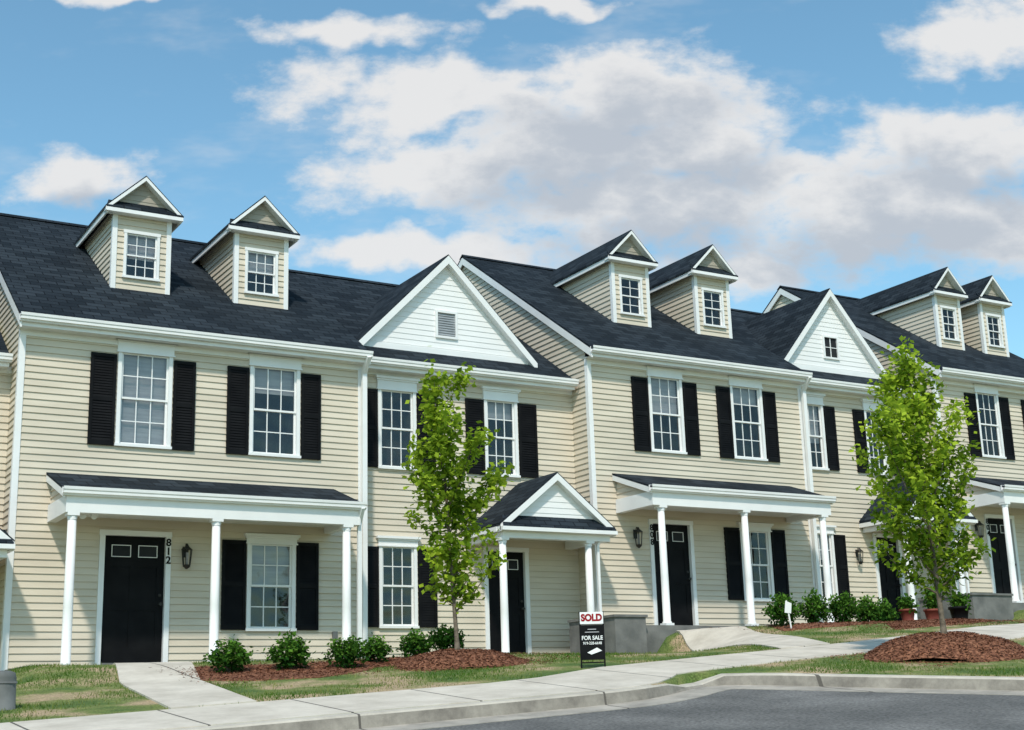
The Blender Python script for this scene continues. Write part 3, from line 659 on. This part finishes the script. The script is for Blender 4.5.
for i,(x,d,s) in enumerate([(6.2,17.7,.95),(6.98,17.55,1.0),(7.66,17.3,.85),(8.3,17.75,.8),(9.0,17.9,.85),(9.65,18.2,.9)]): shrub(x,d,s,i=i)
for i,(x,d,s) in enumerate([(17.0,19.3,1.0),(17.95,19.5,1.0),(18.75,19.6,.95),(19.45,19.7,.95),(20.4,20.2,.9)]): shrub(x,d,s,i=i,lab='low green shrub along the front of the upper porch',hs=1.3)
# ------------------------------------------------------------ sign
E=empty('for_sale_sign',(10.0,14.95-D0,g(10,14.95)),'black and white for sale yard sign with SOLD rider','sign'); E.rotation_euler=(0,0,math.radians(-26)); E.scale=(.9,1,1)
mb=MB()
for x_ in (-.165,.165): mb.box(x_-.01,x_+.01,-.01,.01,-.05,.70,'black')
mb.box(-.155,.155,-.009,.009,.06,.075,'black'); mb.obj('sign_frame',E)
mb=MB(); mb.box(-.155,.155,-.008,.006,.10,.53,'black'); mb.obj('sign_panel',E)
mb=MB(); mb.box(-.165,.165,-.014,-.0101,.545,.695,'trim'); mb.obj('sign_rider',E)
R90=(math.pi/2,0,0)
text_mesh('sign_lettering','SOLD',.118,E,(0,-.016,.62),R90,'red',.001,off=.006)
text_mesh('sign_lettering','FOR SALE',.070,E,(0,-.010,.37),R90,'trim',.001,off=.0015)
text_mesh('sign_lettering','919-228-6648',.047,E,(0,-.010,.305),R90,'trim',.001,off=.0006)
mb=MB()
for a,b,z_ in ((-.06,.06,.475),(-.1,.1,.44)): mb.box(a,b,-.0095,-.0081,z_,z_+.008,'blind')
mb.obj('sign_emblem',E)
mb=MB(); mb.prism([(-.08,-.02,.19),(.06,-.02,.25),(.13,-.02,.21),(-.02,-.02,.165)],(0,.009,0),'trim'); mb.obj('flyer',E)
E=empty('yard_marker',(16.75,18.8-D0,g(16.75,18.8)),'small white leaning marker stake in the mulch','marker'); E.rotation_euler=(.05,-.12,-.5)
mb=MB(); mb.box(-.012,.012,-.01,.01,-.05,.5,'trim'); mb.obj('stake',E)
mb=MB(); mb.prism([(-.07,-.018,.30),(.04,-.018,.27),(.08,-.018,.44),(-.02,-.018,.50)],(0,.007,0),'trim'); mb.obj('plate',E)
E=empty('utility_pedestal',(2.98,15.5-D0,g(2.98,15.5)-.02),'grey plastic utility pedestal standing in the lawn','utility box')
mb=MB(); mb.tube([(0,0,-.05),(0,0,.34),(0,0,.39),(0,0,.41)],[.15,.145,.13,.08],'utility',20); mb.obj('housing',E)
mb=MB(); mb.tube([(0,0,.28),(0,0,.30)],[.155,.155],'utility',20); mb.obj('band',E)
for i,(x_,d_,k,s) in enumerate(((20.95,20.1,'pot',.15),(21.75,20.2,'pot',.16),(22.75,20.4,'black',.2))):
    z_=g(x_,d_)+.06; E=empty('flower_pot',(x_,d_-D0,z_),('dark red' if k=='pot' else 'large black')+' flower pot with leafy plant beside the portico','flower pot')
    mb=MB(); mb.tube([(0,0,0),(0,0,s*1.7),(0,0,s*1.75),(0,0,s*2.),(0,0,s*2.)],[s*.65,s*.95,s*1.08,s*1.1,s*.9],k,16); mb.obj('pot',E)
    V=[];F=[];S=[]; r=random.Random(i)
    for q in range(60): add_leaves(V,F,S,(r.gauss(0,s*.4),r.gauss(0,s*.4),s*1.9+r.uniform(0,s*(1.5 if i!=1 else 2.4))),9,.04,.08,r)
    o=bpy.data.objects.new('plant',leafmesh('plant',V,F,S,'shrubleaf')); COL.objects.link(o); o.parent=E
# ------------------------------------------------------------ world
w=bpy.data.worlds.new('World'); sc.world=w; w.use_nodes=True; nt=w.node_tree; nt.nodes.clear(); L=nt.links.new
out=N(nt,'ShaderNodeOutputWorld'); sky=N(nt,'ShaderNodeTexSky'); sky.sky_type='NISHITA'; sky.sun_disc=False
SE=50; AZ=212
sky.sun_elevation=math.radians(SE); sky.sun_rotation=math.radians(AZ); sky.air_density=1.0; sky.dust_density=.6; sky.ozone_density=1.0
b1=N(nt,'ShaderNodeBackground'); b1.inputs[1].default_value=.145
def VM(op,a,b=None,c=None):
    n=N(nt,'ShaderNodeVectorMath',operation=op)
    for i,q in enumerate((a,b,c)):
        if q is None: continue
        if hasattr(q,'links'): L(q,n.inputs[i])
        else: n.inputs[i].default_value=q
    return n
def MA(op,a,b=None,clamp=False):
    n=N(nt,'ShaderNodeMath',operation=op); n.use_clamp=clamp
    for i,q in enumerate((a,b)):
        if q is None: continue
        if hasattr(q,'links'): L(q,n.inputs[i])
        else: n.inputs[i].default_value=q
    return n.outputs[0]
L(VM('MULTIPLY',sky.outputs[0],(1.0,1.35,1.27)).outputs[0],b1.inputs[0])
tc=N(nt,'ShaderNodeTexCoord')
dirv=tc.outputs['Generated']
er=VM('DOT_PRODUCT',dirv,(.8582,-.5134,0)).outputs['Value']; ef=VM('DOT_PRODUCT',dirv,(.5134,.8582,0)).outputs['Value']
sp=N(nt,'ShaderNodeSeparateXYZ'); L(dirv,sp.inputs[0])
den=MA('MAXIMUM',MA('ABSOLUTE',ef),.15)
cu=N(nt,'ShaderNodeCombineXYZ'); L(MA('DIVIDE',er,den),cu.inputs[0]); L(MA('DIVIDE',sp.outputs[2],den),cu.inputs[1])
uv=cu.outputs[0]
nz=N(nt,'ShaderNodeTexNoise',noise_dimensions='2D'); nz.inputs['Scale'].default_value=10; nz.inputs['Detail'].default_value=3; nz.inputs['Roughness'].default_value=.6; L(uv,nz.inputs['Vector'])
dis=VM('SCALE',VM('SUBTRACT',nz.outputs['Color'],(.5,.5,.5)).outputs[0]); dis.inputs['Scale'].default_value=.075
uvd=VM('MULTIPLY',VM('ADD',uv,dis.outputs[0]).outputs[0],(1,1,0)).outputs[0]
EL=[(-.057,.470,.12,.030),(.0745,.462,.12,.044),(.142,.425,.11,.038),(-.066,.4106,.09,.034),(.042,.4196,.14,.048),(.109,.373,.15,.042),(.283,.3594,.19,.052),(.349,.4105,.11,.036),(.21,.395,.08,.026),
(-.322,.4126,.050,.026),(-.059,.338,.11,.020),(.166,.319,.08,.024),(.391,.511,.08,.036),(-.119,.520,.08,.015),(.39,.335,.11,.032),(-.30,.568,.07,.010),(.05,.545,.06,.008)]
def field(uvn,els):
    cur=None
    for (a,b,rx,ry) in els:
        s=VM('MULTIPLY_ADD',uvn,(1/rx,1/ry,0),(-a/rx,-b/ry,0)); ln=VM('LENGTH',s.outputs[0]).outputs['Value']
        cur=ln if cur is None else MA('MINIMUM',cur,ln)
    return MA('SUBTRACT',1.0,cur)
f0=field(uvd,EL)
f1=field(VM('ADD',uvd,(-.01,.026,0)).outputs[0],[EL[i] for i in (1,2,4,5,6,7,9)])
fb=N(nt,'ShaderNodeTexNoise',noise_dimensions='2D'); fb.inputs['Scale'].default_value=16; fb.inputs['Detail'].default_value=6; fb.inputs['Roughness'].default_value=.62; L(VM('MULTIPLY',uv,(1,1.7,1)).outputs[0],fb.inputs['Vector'])
dn=MA('ADD',MA('MULTIPLY',f0,1.0),MA('MULTIPLY',MA('SUBTRACT',fb.outputs[0],.5),1.8))
mr=N(nt,'ShaderNodeMapRange',interpolation_type='SMOOTHSTEP'); L(dn,mr.inputs[0]); mr.inputs['From Min'].default_value=-.28; mr.inputs['From Max'].default_value=.55
veil=N(nt,'ShaderNodeTexNoise',noise_dimensions='2D'); veil.inputs['Scale'].default_value=5; veil.inputs['Detail'].default_value=5; veil.inputs['Roughness'].default_value=.6; L(VM('MULTIPLY',uv,(1,2.6,1)).outputs[0],veil.inputs['Vector'])
mv=N(nt,'ShaderNodeMapRange',interpolation_type='SMOOTHSTEP'); L(veil.outputs[0],mv.inputs[0]); mv.inputs['From Min'].default_value=.5; mv.inputs['From Max'].default_value=.8; mv.inputs['To Max'].default_value=.35
mask=MA('MAXIMUM',MA('MULTIPLY',mr.outputs[0],.93),mv.outputs[0])
shd=N(nt,'ShaderNodeMapRange',interpolation_type='SMOOTHSTEP'); L(MA('ADD',f1,MA('MULTIPLY',MA('SUBTRACT',fb.outputs[0],.5),1.4)),shd.inputs[0]); shd.inputs['From Min'].default_value=-.02; shd.inputs['From Max'].default_value=.85
cm=N(nt,'ShaderNodeMix',data_type='RGBA'); L(shd.outputs[0],cm.inputs[0]); cm.inputs[6].default_value=(.90,.89,.88,1); cm.inputs[7].default_value=(.56,.60,.66,1)
b2=N(nt,'ShaderNodeBackground'); b2.inputs[1].default_value=.93; L(cm.outputs[2],b2.inputs[0])
ms=N(nt,'ShaderNodeMixShader'); L(mask,ms.inputs[0]); L(b1.outputs[0],ms.inputs[1]); L(b2.outputs[0],ms.inputs[2]); L(ms.outputs[0],out.inputs[0])
sl=bpy.data.lights.new('sun','SUN'); sl.energy=3.2; sl.angle=math.radians(3); sl.color=(1,.93,.83); so=bpy.data.objects.new('sun',sl); COL.objects.link(so)
az=math.radians(AZ); sd=Vector((math.sin(az)*math.cos(math.radians(SE)),math.cos(az)*math.cos(math.radians(SE)),math.sin(math.radians(SE))))
so.rotation_euler=sd.to_track_quat('Z','Y').to_euler()
# ------------------------------------------------------------ camera
yaw,pit,rol=map(math.radians,(30.889,14.073,-1.756))
fw=Vector((math.sin(yaw)*math.cos(pit),math.cos(yaw)*math.cos(pit),math.sin(pit))); r0=Vector((math.cos(yaw),-math.sin(yaw),0)); u0=r0.cross(fw)
rr=r0*math.cos(rol)+u0*math.sin(rol); uu=-r0*math.sin(rol)+u0*math.cos(rol)
cam=bpy.data.cameras.new('camera'); co=bpy.data.objects.new('camera',cam); COL.objects.link(co); sc.camera=co
cam.sensor_width=36; cam.lens=1396.1/1024*36; cam.clip_end=2000; cam.clip_start=.1
m=Matrix((( rr.x,uu.x,-fw.x,0),(rr.y,uu.y,-fw.y,-D0),(rr.z,uu.z,-fw.z,0),(0,0,0,1))); co.matrix_world=m
